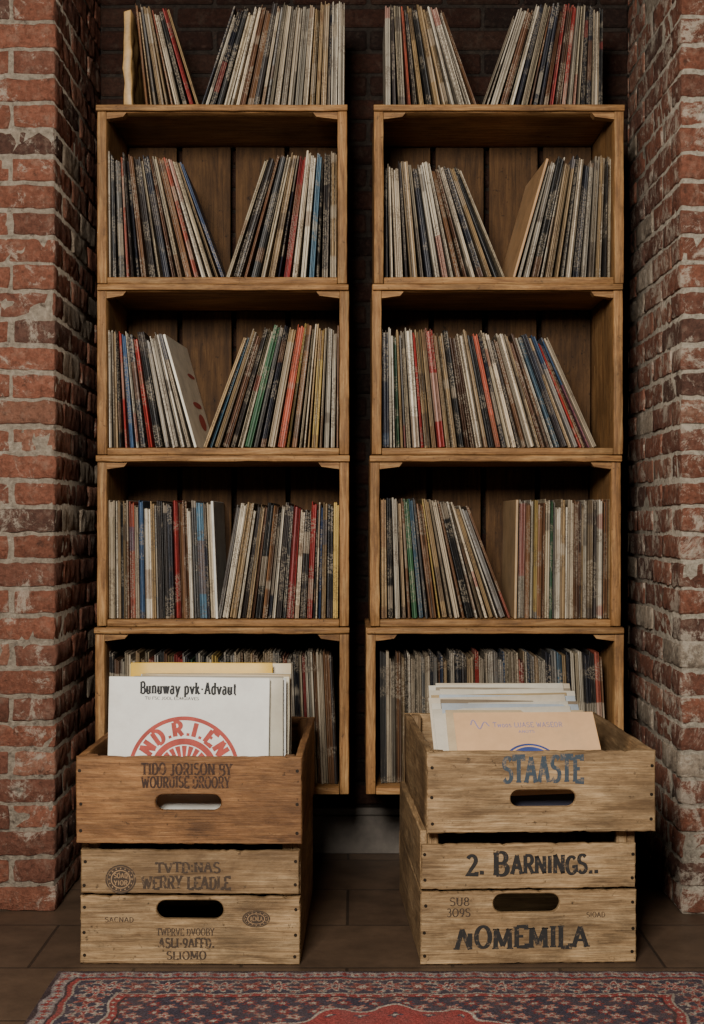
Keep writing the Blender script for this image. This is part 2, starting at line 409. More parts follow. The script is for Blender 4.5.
def group(base0, base1, top1, zf, h, gname, D=3.478, lean0=0.4, stuff=None, first_col=None, last_col=None, last_yaw=0.0, hv=.018, shade_mul=1.0):
    global count
    side = 1 if base1 > base0 else -1
    xs0 = PX(base0, D)
    lean_w = abs(PX(base1, D)-PX(top1, D))
    a_end = math.asin(min(.6, lean_w/h)); a0 = math.radians(lean0)
    span = abs(PX(base1, D)-xs0)
    def layout(ts):
        x = 0; ap = None; n = len(ts); out = []
        for i, t in enumerate(ts):
            a = a0+(a_end-a0)*((i/max(1, n-1))**1.15)
            if ap is not None:
                x += tp*math.cos(ap)+(h+.003)*(math.sin(a)-math.sin(ap))+.0006+tp*math.sin(ap)*math.tan(a)
            out.append((x, a)); ap, tp = a, t
        return out, x+t*math.cos(a)
    ts = []; fails = 0
    while fails < 30:
        t2 = ts+[R.choices(TS, TWT)[0]]
        if last_col: t2 = ts+[t2[-1], .006]
        if len(t2) > 2 and layout(t2)[1] > span: fails += 1; continue
        ts = t2[:-1] if last_col else t2
    if last_col: ts.append(.006)
    lay, _ = layout(ts); n = len(ts)
    for i, (t, (xo, a)) in enumerate(zip(ts, lay)):
        hi = round(h+R.choice([-hv, -hv*.6, -hv*.4, -hv*.2, 0, 0, .002]), 4)
        th = -a*side
        ox = xs0+side*(xo+t/2*math.cos(a)); oz = zf+t/2*math.sin(a)+.0004
        y = D+R.choice([0, .002, .004, .008, .014, .022])
        nm, c = pick(); yaw = 0
        k = R.uniform(.75, 1.15)*shade_mul
        if i == n-1 and last_col: nm, c = last_col; yaw = last_yaw; k = 1; y = D; hi = h
        if i == 0 and first_col: nm, c = first_col; k = 1
        c = tuple(v_*k for v_ in c)
        if stuff is not None:
            rot = Euler((0, th, 0)).to_matrix()
            m2 = MB(); leaves(m2, t, hi, .285, c)
            o_ = len(stuff.V)
            stuff.add([rot @ Vector(v_) + Vector((ox, y, oz)) for v_ in m2.V], m2.F)
            stuff.C[o_:] = m2.C
        else:
            if i == n-1 and last_yaw:
                mb_ = MB(); mb_.box((0, .145, hi/2), (t/2, .145, hi/2), .001); me_ = mb_.mesh('record_sleeve', [card('plain_cover', c, .4)])
            else: me_ = sleeve_mesh(t, hi, 0.290)
            o = obj('record_sleeve', me_, (ox, y, oz))
            o.rotation_euler = (0, th, yaw); o.color = (*c, 1)
            st = 'leaning' if a > .12 else 'upright'
            o['label'] = '%s record sleeve with worn spine, %s %s' % (nm, st, 'in a wooden crate' if 'top' not in gname else 'on the top crate')
            o['category'] = 'record'; o['group'] = gname
            count += 1
            last = o
    return None if stuff is not None else (last, ts[-1])
F0 = [Zs[i+1]+TBF+.0012 for i in range(4)]
ZT = Zs[0]+.0005
TAN = ('brown', (0.44, 0.28, 0.14)); CRM = ('cream', (0.82, 0.73, 0.57)); BRN = ('brown', (0.52, 0.30, 0.14)); GRY = ('pale grey', (0.70, 0.65, 0.56))
g = 'records on top of the crates'
V, Fs = grid_geo((7, 7, 7), (.010, .14, .121), None, .004, .006, fr=25, stepz=(.01, .02, .02))
mb = MB(); mb.add([Vector(v_)-Vector((7, 7-.145, 7-.123)) for v_ in V], Fs)
o = obj('record_sleeve', mb.mesh('record_sleeve', [card('tan_cover', (.50, .30, .11), .6)], smooth=True), (PX(127, 3.50), 3.50, ZT+.0004))
o['label'] = 'thick worn tan record sleeve standing upright on the top crate'; o['category'] = 'record'; o['group'] = g
group(146, 200, 168, ZT, .262, g, D=3.50, lean0=6)
group(344, 199, 233, ZT, .264, g, D=3.50)
group(386, 480, 444, ZT, .262, g, D=3.50)
group(604, 480, 516, ZT, .264, g, D=3.50)
g = 'records in the upper crates'
group(109, 224, 181, F0[0], .305, g)
group(336, 224, 264, F0[0], .308, g)
group(385, 506, 461, F0[0], .285, g)
group(612, 512, 546, F0[0], .300, g, last_col=BRN, last_yaw=math.radians(3))
g = 'records in the middle crates'
cov, ct = group(109, 197, 165, F0[1], .285, g, last_col=CRM, last_yaw=-math.radians(4))
group(338, 203, 246, F0[1], .302, g)
group(383, 598, 549, F0[1], .290, g)
g = 'records in the lower crates'
group(109, 219, 214, F0[2], .285, g, last_col=GRY, last_yaw=-.001)
group(338, 216, 236, F0[2], .282, g)
group(381, 513, 470, F0[2], .292, g)
group(611, 514, 512, F0[2], .288, g, last_col=TAN, last_yaw=.001)
mb = MB()
group(108, 339, 333, F0[3], .322, '', D=3.495, stuff=mb, shade_mul=.6)  # sleeve colours darkened to paint in the shade behind the boxes
group(381, 609, 602, F0[3], .322, '', D=3.495, stuff=mb, shade_mul=.6)
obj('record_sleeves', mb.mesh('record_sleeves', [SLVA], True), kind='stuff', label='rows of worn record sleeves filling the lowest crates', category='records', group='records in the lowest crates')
print('records', count)

# ------------------------------------------------------------------ hand-built slab-serif lettering
def arc(cx, cy, rx, ry, a0, a1, n=12):
    return [(cx+rx*math.cos(math.radians(a0+(a1-a0)*i/n)), cy+ry*math.sin(math.radians(a0+(a1-a0)*i/n))) for i in range(n+1)]
G = {}
def g_(ch, w, *st): G[ch] = (w, st)
g_('A', .8, [(.08, 0), (.4, 1)], [(.4, 1), (.72, 0)], [(.19, .34), (.61, .34)])
g_('B', .7, [(.14, 0), (.14, 1)], [(.14, 1)]+arc(.38, .76, .22, .24, 90, -90)+[(.14, .52)], [(.14, .52)]+arc(.40, .26, .26, .26, 90, -90)+[(.14, 0)])
g_('C', .75, arc(.42, .5, .33, .5, 45, 315, 18))
g_('D', .75, [(.14, 0), (.14, 1)], [(.14, 1)]+arc(.32, .5, .35, .5, 90, -90, 16)+[(.14, 0)])
g_('E', .66, [(.14, 0), (.14, 1)], [(.14, 1), (.6, 1), (.6, .84)], [(.14, .52), (.46, .52)], [(.14, 0), (.62, 0), (.62, .17)])
g_('F', .62, [(.14, 0), (.14, 1)], [(.14, 1), (.6, 1), (.6, .84)], [(.14, .52), (.46, .52)])
g_('G', .78, arc(.42, .5, .33, .5, 45, 345, 18), [(.46, .42), (.74, .42), (.74, .1)])
g_('H', .78, [(.14, 0), (.14, 1)], [(.64, 0), (.64, 1)], [(.14, .5), (.64, .5)])
g_('I', .36, [(.18, 0), (.18, 1)])
g_('J', .55, [(.38, 1), (.38, .25)]+arc(.22, .22, .16, .22, 0, -150, 8))
g_('K', .76, [(.14, 0), (.14, 1)], [(.64, 1), (.16, .42)], [(.3, .56), (.68, 0)])
g_('L', .62, [(.14, 0), (.14, 1)], [(.14, 0), (.58, 0), (.58, .18)])
g_('M', .95, [(.12, 0), (.15, 1)], [(.15, 1), (.47, .15)], [(.47, .15), (.79, 1)], [(.79, 1), (.82, 0)])
g_('N', .82, [(.14, 0), (.14, 1)], [(.14, 1), (.68, 0)], [(.68, 0), (.68, 1)])
g_('^', .86, [(.06, 0), (.32, 1)], [(.32, 1), (.70, 0)], [(.70, 0), (.70, .8)])
g_('O', .84, arc(.42, .5, .33, .5, 0, 360, 24))
g_('P', .68, [(.14, 0), (.14, 1)], [(.14, 1)]+arc(.38, .73, .25, .27, 90, -90)+[(.14, .46)])
g_('R', .74, [(.14, 0), (.14, 1)], [(.14, 1)]+arc(.38, .75, .24, .25, 90, -90)+[(.14, .5)], [(.36, .5), (.66, 0)])
g_('S', .66, arc(.34, .76, .24, .24, 30, 250, 12)[:-1]+arc(.33, .26, .26, .26, 80, -150, 12))
g_('T', .72, [(.36, 0), (.36, 1)], [(.05, .84), (.05, 1), (.67, 1), (.67, .84)])
g_('U', .78, [(.14, 1), (.14, .3)]+arc(.39, .3, .25, .3, 180, 360, 10)+[(.64, 1)])
g_('V', .78, [(.08, 1), (.39, 0)], [(.39, 0), (.7, 1)])
g_('W', 1.05, [(.08, 1), (.3, 0)], [(.3, 0), (.52, .8)], [(.52, .8), (.74, 0)], [(.74, 0), (.96, 1)])
g_('Y', .76, [(.08, 1), (.38, .48)], [(.68, 1), (.38, .48)], [(.38, .48), (.38, 0)])
G['0'] = G['O']
g_('2', .62, arc(.31, .74, .23, .26, 160, -40, 12)+[(.08, 0), (.58, 0), (.58, .14)])
g_('3', .62, arc(.3, .76, .2, .24, 150, -90, 10), arc(.3, .27, .25, .27, 90, -150, 12))
g_('8', .64, arc(.32, .76, .2, .24, 0, 360, 16), arc(.32, .26, .25, .26, 0, 360, 16))
g_('9', .64, arc(.32, .7, .23, .3, 0, 360, 16), [(.55, .7), (.5, .3), (.3, 0)])
g_('.', .34, [(.2, .0), (.2, .2)]); g_(':', .26, [(.13, .05), (.13, .2)], [(.13, .6), (.13, .75)])
g_('-', .4, [(.06, .42), (.34, .42)]); g_("'", .2, [(.1, 1), (.1, .75)]); g_(' ', .34)
XH = .66
g_('u', .64, [(.12, XH), (.12, .18)]+arc(.29, .18, .17, .18, 180, 330, 8)+[(.5, .3)], [(.5, XH), (.5, 0)])
g_('n', .64, [(.12, 0), (.12, XH)], [(.12, .4)]+arc(.31, .48, .19, .18, 140, 0, 8)+[(.5, 0)])
g_('w', .84, [(.06, XH), (.24, 0)], [(.24, 0), (.42, XH)], [(.42, XH), (.6, 0)], [(.6, 0), (.78, XH)])
g_('a', .6, arc(.29, .5, .17, .16, 150, 0, 8)+[(.46, 0)], arc(.27, .2, .18, .2, 60, 330, 12))
g_('y', .62, [(.06, XH), (.3, 0)], [(.56, XH), (.3, 0), (.16, -.26)])
g_('p', .64, [(.12, -.28), (.12, XH)], arc(.32, .33, .22, .33, 160, -160, 14))
g_('v', .6, [(.06, XH), (.3, 0)], [(.3, 0), (.54, XH)])
g_('k', .62, [(.12, 0), (.12, 1)], [(.5, XH), (.14, .26)], [(.24, .38), (.54, 0)])
g_('d', .64, [(.5, 0), (.5, 1)], arc(.3, .33, .22, .33, 20, 340, 14))
g_('t', .42, [(.2, .9), (.2, .14), (.3, .0), (.38, .06)], [(.04, XH), (.38, XH)])
g_('s', .5, arc(.25, .5, .16, .16, 30, 250, 8)[:-1]+arc(.25, .17, .18, .17, 80, -150, 8))
g_('o', .6, arc(.3, .33, .22, .33, 0, 360, 16))
def ribbon(mb, pts, thick, thin, T, y, mi=0):
    P = [Vector((p[0], p[1])) for p in pts]; n = len(P)
    closed = (P[0]-P[-1]).length < 1e-4
    V = []
    segs = [(P[i+1]-P[i]) for i in range(n-1)]
    for i in range(n):
        corner = 1
        if 0 < i < n-1: d = segs[i-1].normalized()+segs[i].normalized(); corner = segs[i-1].normalized().dot(segs[i].normalized())
        elif closed: d = segs[0].normalized()+segs[-1].normalized()
        else: d = segs[0] if i == 0 else segs[-1]
        if d.length < 1e-6: d = Vector((1, 0))
        d = d.normalized(); nn = Vector((-d.y, d.x))
        w = (thin+(thick-thin)*abs(d.y)**1.5)/2
        k = 1/max(.6, math.sqrt((1+corner)/2))
        for s in (1, -1):
            q = P[i]+nn*w*k*s; V.append(T(q.x, q.y, y))
    mb.add(V, [[2*i, 2*i+1, 2*i+3, 2*i+2] for i in range(n-1)])
def word_into(mb, body, T, thick=.17, thin=.09, serif=.11, sh=.07, y=0.0, space=.06, wob=0.0):
    x = 0
    for ch in body:
        w, st = G.get(ch, G['O'])
        dz = R.uniform(-wob, wob); sk = 1+R.uniform(-wob, wob)
        if ch == ' ': x += w+space; continue
        TT = lambda a, b, yy, x=x: T(x+a, b*sk+dz, yy)
        for si, pts in enumerate(st):
            ribbon(mb, pts, thick, thin, TT, y-si*.00003)
            if serif and ch not in ".:-'":
                for e0, e1 in ((pts[0], pts[1]), (pts[-1], pts[-2])):
                    dx, dy = e1[0]-e0[0], e1[1]-e0[1]
                    if abs(dy) > abs(dx)*1.2 and (abs(e0[1]) < .01 or abs(e0[1]-1) < .01 or abs(e0[1]-XH) < .01):
                        if ch in 'AVWvwy^' and sum(1 for s2 in st for q in (s2[0], s2[-1]) if abs(q[0]-e0[0]) < .02 and abs(q[1]-e0[1]) < .02) > 1: continue
                        zz = e0[1]-(sh/2 if e0[1] > .3 else -sh/2)
                        ribbon(mb, [(e0[0]-serif-thick*.3, zz), (e0[0]+serif+thick*.3, zz)], thick, sh, TT, y-.0001)
        x += w+space
    return x-space
def lettering(body, px0, px1, py0, py1, yf, mat, parent, name='stencil_lettering', **kw):
    x0, x1 = PX(px0, yf), PX(px1, yf); z1, z0 = PZ(py0, yf), PZ(py1, yf)
    wd = sum(G.get(c, G['O'])[0]+kw.get('space', .06) for c in body)-kw.get('space', .06)
    sx = (x1-x0)/wd; sz = z1-z0
    mb = MB(); word_into(mb, body, lambda a, b, y: Vector((a*sx-(x1-x0)/2, y, b*sz-sz/2)), y=-.0004, **kw)
    o = obj(name, mb.mesh(name, [mat]), Vector(((x0+x1)/2, yf-.0001, (z0+z1)/2))-parent.location, parent)
    o['label'] = 'painted lettering'
    return o
def disc_mesh(mb, cx, cz, rx, rz, inner=0.0, n=48, a0=0, a1=2*math.pi, y=-.0004, mi=0):
    V = []; Fs = []
    for i in range(n+1):
        a = a0+(a1-a0)*i/n
        V.append(Vector((cx+rx*math.cos(a), y, cz+rz*math.sin(a)))); V.append(Vector((cx+rx*inner*math.cos(a), y, cz+rz*inner*math.sin(a))))
    for i in range(n): Fs.append([2*i, 2*i+1, 2*i+3, 2*i+2])
    mb.add(V, Fs, None, mi)

# ------------------------------------------------------------------ slotted boards, built ring by ring
def board(w, h, t, slot, mats, nails, rough=.0022):
    hw, hh = w/2, h/2; bv = .0024
    cx, cz = (slot[0], slot[1]) if slot else (0.0, 0.0)
    # outer outline points walking round the rectangle, with worn edge noise
    ph = R.uniform(0, 99); out = []
    nX, nZ = 60, 12
    def e(i, f): return min(.0003, rough*(mnoise.noise(Vector((i*.18, f, ph)))+.6*mnoise.noise(Vector((i*.8, f+9, ph))))-.0004)-(.0022 if R.random() < .06 else 0)
    for i in range(nX): out.append((-hw+w*i/nX, -hh, 0, -1, e(i, 0)))
    for i in range(nZ): out.append((hw, -hh+h*i/nZ, 1, 0, e(i, 3)*.7))
    for i in range(nX): out.append((hw-w*i/nX, hh, 0, 1, e(i, 5)))
    for i in range(nZ): out.append((-hw, hh-h*i/nZ, -1, 0, e(i, 7)*.7))
    outer = [(x+nx_*q, z+nz_*q) for x, z, nx_, nz_, q in out]
    def inset(x, z, k):
        return (max(-hw+k, min(hw-k, x)), max(-hh+k, min(hh-k, z)))
    def stad(dx, dz, grow):
        # distance from slot centre to the stadium outline in direction (dx,dz)
        sw, sh = slot[2], slot[3]; r = sh/2+grow; a = sw/2-sh/2
        lo, hi = 0.0, sw
        for _ in range(28):
            m_ = (lo+hi)/2; px_, pz_ = dx*m_, dz*m_
            d_ = math.hypot(max(abs(px_)-a, 0), pz_)-r
            if d_ < 0: lo = m_
            else: hi = m_
        return lo
    V = []; n = len(outer)
    def ring(pts, y): 
        o = len(V); V.extend([Vector((x, y, z)) for x, z in pts]); return o
    ins = [inset(x, z, bv) for x, z in outer]
    rings = [ring(ins, -t/2), ring(outer, -t/2+bv), ring(outer, t/2-bv), ring(ins, t/2)]
    if slot:
        inn, inn2 = [], []
        for x, z in outer:
            dx, dz = x-cx, z-cz; L = math.hypot(dx, dz); dx /= L; dz /= L
            r1 = stad(dx, dz, bv*.8); r0 = stad(dx, dz, 0)
            inn.append((cx+dx*r1, cz+dz*r1)); inn2.append((cx+dx*r0, cz+dz*r0))
        rings += [ring(inn, t/2), ring(inn2, t/2-bv), ring(inn2, -t/2+bv), ring(inn, -t/2)]
    Fs = []; m_ = len(rings)
    for k in range(m_ if slot else m_-1):
        a, b = rings[k], rings[(k+1) % m_]
        for i in range(n): Fs.append([a+i, a+(i+1) % n, b+(i+1) % n, b+i])
    if not slot:
        for rg, y in ((rings[0], -t/2), (rings[3], t/2)):
            c_ = len(V); V.append(Vector((0, y, 0)))
            for i in range(n): Fs.append([rg+i, rg+(i+1) % n, c_])
    mb = MB(); mb.add(V, Fs)
    for (nx, nz) in nails: mb.cyl((nx, -t/2, nz), .0034, .0014, mi=1)
    return mb.mesh('front_board', mats)

def front_crate(lab, x0, x1, z0, z1, yf, depth, planks, slot_px, W, T=0.015):
    e = obj('wooden_box', None, ((x0+x1)/2, yf, z0)); e['label'] = lab; e['category'] = 'crate'; e['group'] = 'boxes stacked on the floor'
    w = x1-x0; h = z1-z0; hw = w/2
    for pi_, (a, c2, has) in enumerate(planks):
        slot = None; cz = (a+c2)/2; hh = c2-a; ww = w-(.003 if pi_ == 1 else 0)
        if has:
            sx0, sx1, sy0, sy1 = slot_px
            slot = ((PX(sx0, yf)+PX(sx1, yf))/2-(x0+x1)/2, (PZ(sy0, yf)+PZ(sy1, yf))/2-cz, PX(sx1, yf)-PX(sx0, yf), PZ(sy0, yf)-PZ(sy1, yf))
        nl = []
        for s in (-1, 1):
            for q in ((-.36, -.05, .33) if hh > .1 else (-.28, .28)): nl.append((s*(hw-.009+R.uniform(-.002, .002)), q*hh+R.uniform(-.004, .004)))
        obj('front_board', board(ww, hh, T, slot, [W[0], NAIL], nl), (0, T/2, cz-z0), e)
        obj('back_board', board(ww, hh, T, None, [W[0], NAIL], []), (0, depth-T/2, cz-z0), e)
    for s in (-1, 1):
        if len(planks) > 1:
            mb = MB()
            zz = planks[0][1]-z0
            mb.box((0, 0, zz/2-h/2), (T/2, depth/2-T-.0005, zz/2-.001), .002, jit=.0006)
            mb.box((0, 0, (zz+h)/2-h/2), (T/2, depth/2-T-.0005, (h-zz)/2-.001), .002, jit=.0006)
            obj('side_board', mb.mesh('side_board', [W[1]]), (s*(hw-T/2), depth/2, h/2), e)
        else:
            worn('side_board', (s*(hw-T/2), depth/2, h/2), (T/2, depth/2-T-.0005, h/2), W[1], e, .0016)
    for s in (-1, 1):
        for yy in (T+.0135, depth-T-.0135):
            part_box('corner_post', (s*(hw-T-.011), yy, h/2), (.0105, .012, h/2-.001), W[2], e)
    part_box('bottom_board', (0, depth/2, .006), (hw-T-.0005, depth/2-T-.0005, .005), W[0], e)
    return e
YU, YLW = 2.835, 2.855
zl1, zl0 = PZ(757, YU), PZ(845, YU)
zr1, zr0 = PZ(752, YU), PZ(834, YU)
A = front_crate('worn orange-brown wooden box of records resting on another box', PX(75, YU), PX(302, YU), zl0+.0006, zl1, YU, .585, [(zl0+.0006, zl1, True)], (155, 221, 795, 811), OW)
B = front_crate('weathered tan wooden box with stencilled front standing on floor tiles', PX(79, YLW), PX(300, YLW), 0.0006, zl0, YLW, .575,
                [(0.0006, PZ(897, YLW), True), (PZ(894.5, YLW), PZ(851, YLW), False)], (156, 223, 901, 920), TW)
C = front_crate('weathered tan wooden box of records stacked on a lettered box', PX(427, YU), PX(658, YU), zr0+.0006, zr1, YU, .580, [(zr0+.0006, zr1, True)], (511, 577, 791, 808), TW)
Dd = front_crate('pale wooden box with black lettering standing on floor tiles', PX(421, YLW), PX(639, YLW), 0.0006, zr0, YLW, .570,
                 [(0.0006, PZ(892, YLW), True), (PZ(890, YLW), PZ(845, YLW), False)], (494, 561, 895, 914), TW)
lettering('TIDO JORISON BY', 141, 232, 764, 775, YU, INKO, A, wob=.04, thick=.25, thin=.13)
lettering('WOURUISE DROORY', 141, 230, 777, 788, YU, INKO, A, wob=.04, thick=.25, thin=.13)
lettering('TVTD:NAS', 155, 220, 863, 873, YLW, INK2, B, wob=.05, thick=.22, thin=.12)
lettering('WERRY LEADLE', 141, 230, 877, 889, YLW, INK2, B, thick=.26, thin=.14, wob=.05)
lettering('SACNAD', 104, 133, 918, 923, YLW, INK2, B, serif=0)
lettering('TWPRVE DVOOBY', 156, 214, 929, 936, YLW, INK2, B, wob=.04, thick=.2)
lettering('ASLI-9AFFD.', 158, 214, 939, 948, YLW, INK2, B, thick=.26, thin=.15, wob=.05)
lettering('SLIOMO', 166, 206, 952, 960, YLW, INK2, B, wob=.04, thick=.22)
lettering('STAASTE', 503, 584, 758, 783, YU, INKB, C, thick=.27, thin=.14, serif=.09, wob=.03)
lettering('2.', 467, 485, 856, 875, YLW, INK, Dd, thick=.24, thin=.16, serif=0)
lettering('B', 494, 509, 853, 876, YLW, INK, Dd, thick=.24, thin=.13, serif=.07, sh=.10)
lettering('ARNINGS..', 512, 600, 857, 875, YLW, INK, Dd, thick=.27, thin=.16, serif=.07, sh=.11, wob=.04)
lettering('^OMEMILA', 456, 590, 928, 949, YLW, INK, Dd, thick=.23, thin=.13, serif=.09, wob=.05)
lettering('SU8', 450, 470, 898, 906, YLW, INK2, Dd)
lettering('309S', 447, 471, 909, 917, YLW, INK2, Dd)
lettering('SIOAD', 588, 607, 914, 919, YLW, INK2, Dd, serif=0)
PALEW = plain('bare_wood_letter', (.32, .19, .09))
def emblem(cx, cy, rx, rz, parent, yf, txts):
    mb = MB(); k = yf/F
    disc_mesh(mb, 0, 0, rx*k, rz*k, .90); disc_mesh(mb, 0, 0, rx*k*.86, rz*k*.86, .0)
    obj('painted_emblem', mb.mesh('painted_emblem', [INK2]), Vector((PX(cx, yf), yf-.0002, PZ(cy, yf)))-parent.location, parent)
    mb = MB()
    disc_mesh(mb, 0, 0, rx*k*.64, rz*k*.64, .90, y=-.0006)
    for i in range(16):
        a = i*math.pi/8; disc_mesh(mb, .75*rx*k*math.cos(a), .75*rz*k*math.sin(a), rx*k*.04, rz*k*.06, 0, 8, y=-.0006)
    obj('emblem_ring', mb.mesh('emblem_ring', [PALEW]), Vector((PX(cx, yf), yf-.0002, PZ(cy, yf)))-parent.location, parent)
    for i, t in enumerate(txts):
        hh = rz*(.5 if len(txts) == 1 else .32); yc = cy+(i-(len(txts)-1)/2)*rz*.5
        lettering(t, cx-rx*.45, cx+rx*.45, yc-hh/2, yc+hh/2, yf-.0004, PALEW, parent, name='emblem_lettering', serif=0, thick=.2, thin=.14)
emblem(120, 880, 15.5, 14.5, B, YLW, ['SOAD', 'YIOR'])
emblem(256, 919, 14, 8.5, B, YLW, ['ACNLA'])

# ------------------------------------------------------------------ records in boxes
def big_sleeve(lab, cx, yb, zb, w, h, t, tilt, c, roll=0.0):
    V, Fs = grid_geo((R.uniform(3, 50), 5, 5), (w/2, t/2, h/2), None, t*.45, .0008, fr=9, stepz=(.02, .01, .02))
    c0 = sum((Vector(v_) for v_ in V), Vector())/len(V)
    mb = MB(); zmin = min(v_[2] for v_ in V); mb.add([Vector((v_[0]-c0.x, v_[1]-c0.y, v_[2]-zmin)) for v_ in V], Fs)
    o = obj('record_sleeve', mb.mesh('record_sleeve', [card('sleeve_card', c)], smooth=True), (cx, yb, zb+abs(math.sin(roll))*w/2))
    o.rotation_euler = (-tilt, roll, 0); o['label'] = lab; o['category'] = 'record'; o['group'] = 'records in the boxes'
    return o
def flat_sleeve(lab, cx, yb, zb, w, h, t, tilt, c, roll=0.0):
    mb = MB(); mb.box((0, 0, h/2), (w/2, t/2, h/2), min(.001, t*.3), jit=.0003)
    o = obj('record_sleeve', mb.mesh('record_sleeve', [card('sleeve_card', c, .15)]), (cx, yb, zb+abs(math.sin(roll))*w/2))
    o.rotation_euler = (-tilt, roll, 0); o['label'] = lab; o['category'] = 'record'; o['group'] = 'records in the boxes'
    return o
left_stack = []
zb = zl0+.0006+.0112
fr = flat_sleeve('white record sleeve with red emblem in a wooden box', -.336, 2.910, zb+.0004, .328, .307, .004, math.radians(3.0), (0.76, 0.73, 0.65), roll=math.radians(.6))
left_stack.append(fr)
cols = [(0.50, 0.45, 0.34), (0.62, 0.62, 0.58), (0.28, 0.24, 0.18), (0.66, 0.58, 0.42), (0.40, 0.29, 0.15), (0.60, 0.62, 0.60), (0.30, 0.25, 0.18), (0.60, 0.53, 0.40), (0.70, 0.42, 0.05), (0.62, 0.44, 0.14), (0.60, 0.48, 0.29), (0.33, 0.23, 0.13)]
xs = [-.298, -.293, -.299, -.288, -.288, -.291, -.286, -.287, -.325, -.33, -.287, -.32]
for i, (c, x) in enumerate(zip(cols, xs)):
    h_ = .306+R.uniform(-.003, .002) if i < 8 else (.324 if i == 8 else .320)
    left_stack.append(big_sleeve('%s record sleeve standing behind others in a wooden box' % ('yellow-tan' if c[2] < .2 else 'cream'), x, 2.926+.014*i+.012*(i > 7), zb+.001, .304 if i > 7 else .310, h_, .005, math.radians(3.0), c, math.radians(R.uniform(-.2, .3) if i < 8 else 0)))
fy = -.0021
def on_sleeve(o, me, name, x, z, label=None):
    p = obj(name, me, (x, fy-.0002, z), o)
    if label: p['label'] = label
def sleeve_text(o, body, x, z, w, h, mat, name, space=.06, **kw):
    wd = sum(G.get(c, G['O'])[0]+space for c in body)-space
    mb = MB(); word_into(mb, body, lambda a, b, y: Vector((a*w/wd-w/2, y, (b-.5)*h)), y=-.0002, space=space, **kw)
    on_sleeve(o, mb.mesh(name, [mat]), name, x, z, 'printed lettering')
sleeve_text(fr, 'Bunuway pvk-Advaut', -.002, .285, .196, .0235, PRB, 'title_lettering', thick=.30, thin=.14, serif=.08, sh=.12, space=.14)
sleeve_text(fr, 'TU FSC JOOL EOMGIAVES', -.035, .264, .11, .006, PRB, 'subtitle_lettering', serif=0, thick=.15)
mb = MB(); Rr = .114; cz = .114; cx0 = -.008; pi = math.pi
disc_mesh(mb, cx0, cz, Rr, Rr, .93, 64, .0, pi); disc_mesh(mb, cx0, cz, Rr*.61, Rr*.61, .82, 64, .0, pi)
for i in range(13):
    a = pi*i/12; disc_mesh(mb, cx0, cz, Rr*.48, Rr*.48, .32, 3, max(0, a-.095), min(pi, a+.095))
disc_mesh(mb, cx0, cz, Rr*.26, Rr*.26, 0, 32, 0, pi)
on_sleeve(fr, mb.mesh('cover_emblem', [PRR]), 'cover_emblem', 0, 0, 'round red emblem')
word = 'ND.R.I.EN'
mb = MB(); step = {'.': 7.5, 'I': 11}
tot = sum(step.get(ch, 20) for ch in word); ang = 90+tot/2
for ch in word:
    st = step.get(ch, 20); ang -= st/2; a = math.radians(ang); ang -= st/2
    w, _ = G[ch]; hh = .0285; ww = hh*1.0
    def T(ax, bz, y, a=a, w=w):
        r = Rr*.655+bz*hh; dx = (ax-w/2)*ww
        return Vector((cx0+r*math.cos(a)+dx*math.sin(a), y, cz+r*math.sin(a)-dx*math.cos(a)))
    word_into(mb, ch, T, thick=.34 if ch != '.' else .22, thin=.22, serif=.0, sh=.12, y=-.0002)
on_sleeve(fr, mb.mesh('emblem_lettering', [PRR]), 'emblem_lettering', 0, 0, 'red block lettering')
mb = MB(); n = 20
for (yy, zz, ry, rz) in ((.20, .075, .045, .022), (.19, .12, .06, .008), (.22, .20, .05, .006)):
    V = [Vector((ct/2+.0006, yy+ry*math.cos(2*pi*i/n), zz+rz*math.sin(2*pi*i/n))) for i in range(n)]
    mb.add(V, [list(range(n))])
p = obj('cover_print', mb.mesh('cover_print', [PRR]), (0, 0, 0), cov)
th = math.radians(-1.0); piv = Vector((PX(302, YU), YU, 0)); RM = Matrix.Rotation(th, 3, 'Z')
for o in [A, B]+left_stack:
    o.location = piv+RM @ (o.location-piv); o.rotation_euler.z += th

zb = zr0+.0006+.0112
cols = [(0.78, 0.47, 0.24), (0.60, 0.45, 0.27), (0.68, 0.60, 0.47), (0.45, 0.50, 0.54), (0.68, 0.62, 0.50), (0.25, 0.19, 0.13), (0.66, 0.56, 0.42), (0.50, 0.55, 0.58), (0.44, 0.31, 0.16), (0.68, 0.61, 0.48), (0.62, 0.55, 0.43), (0.30, 0.24, 0.17), (0.66, 0.60, 0.48), (0.60, 0.50, 0.36)]
xs = [.384, .364, .342, .356, .340, .354, .338, .354, .343, .356, .339, .350, .341, .352]
rl = [0, .4, -1.0, .8, -.7, 1.2, -1.3, .9, -.8, 1.1, -.6, .7, -.9, .5]
right_stack = []
for i, (c, x) in enumerate(zip(cols, xs)):
    tl = math.radians(51.5-1.1*i)
    args = (x, 2.882+.0118*i, zb+.0022, .306 if i < 1 else .302, .300-.002*(i % 3), .003, tl, c, math.radians(rl[i]))
    o = flat_sleeve('peach record sleeve with lilac title in a wooden box', *args) if i == 0 else big_sleeve('%s record sleeve leaning back in a wooden box' % ('bluish' if c[2] > c[0] else 'cream'), *args)
    if i == 0: pe = o
    right_stack.append(o)
fy = -.0016
sleeve_text(pe, "Twoos LUASE WASEOR", .005, .262, .150, .014, PRL, 'title_lettering', thick=.16, thin=.1, serif=.0, space=.12)
sleeve_text(pe, "ANOTS", .0, .242, .035, .007, PRL, 'subtitle_lettering', serif=0)
mb = MB()
ribbon(mb, [(-.118+.04*i/24, .262+.016*math.sin(i*.42)*(1-i/40)) for i in range(25)], .003, .002, lambda a, b, y: Vector((a, y, b)), -.0002)
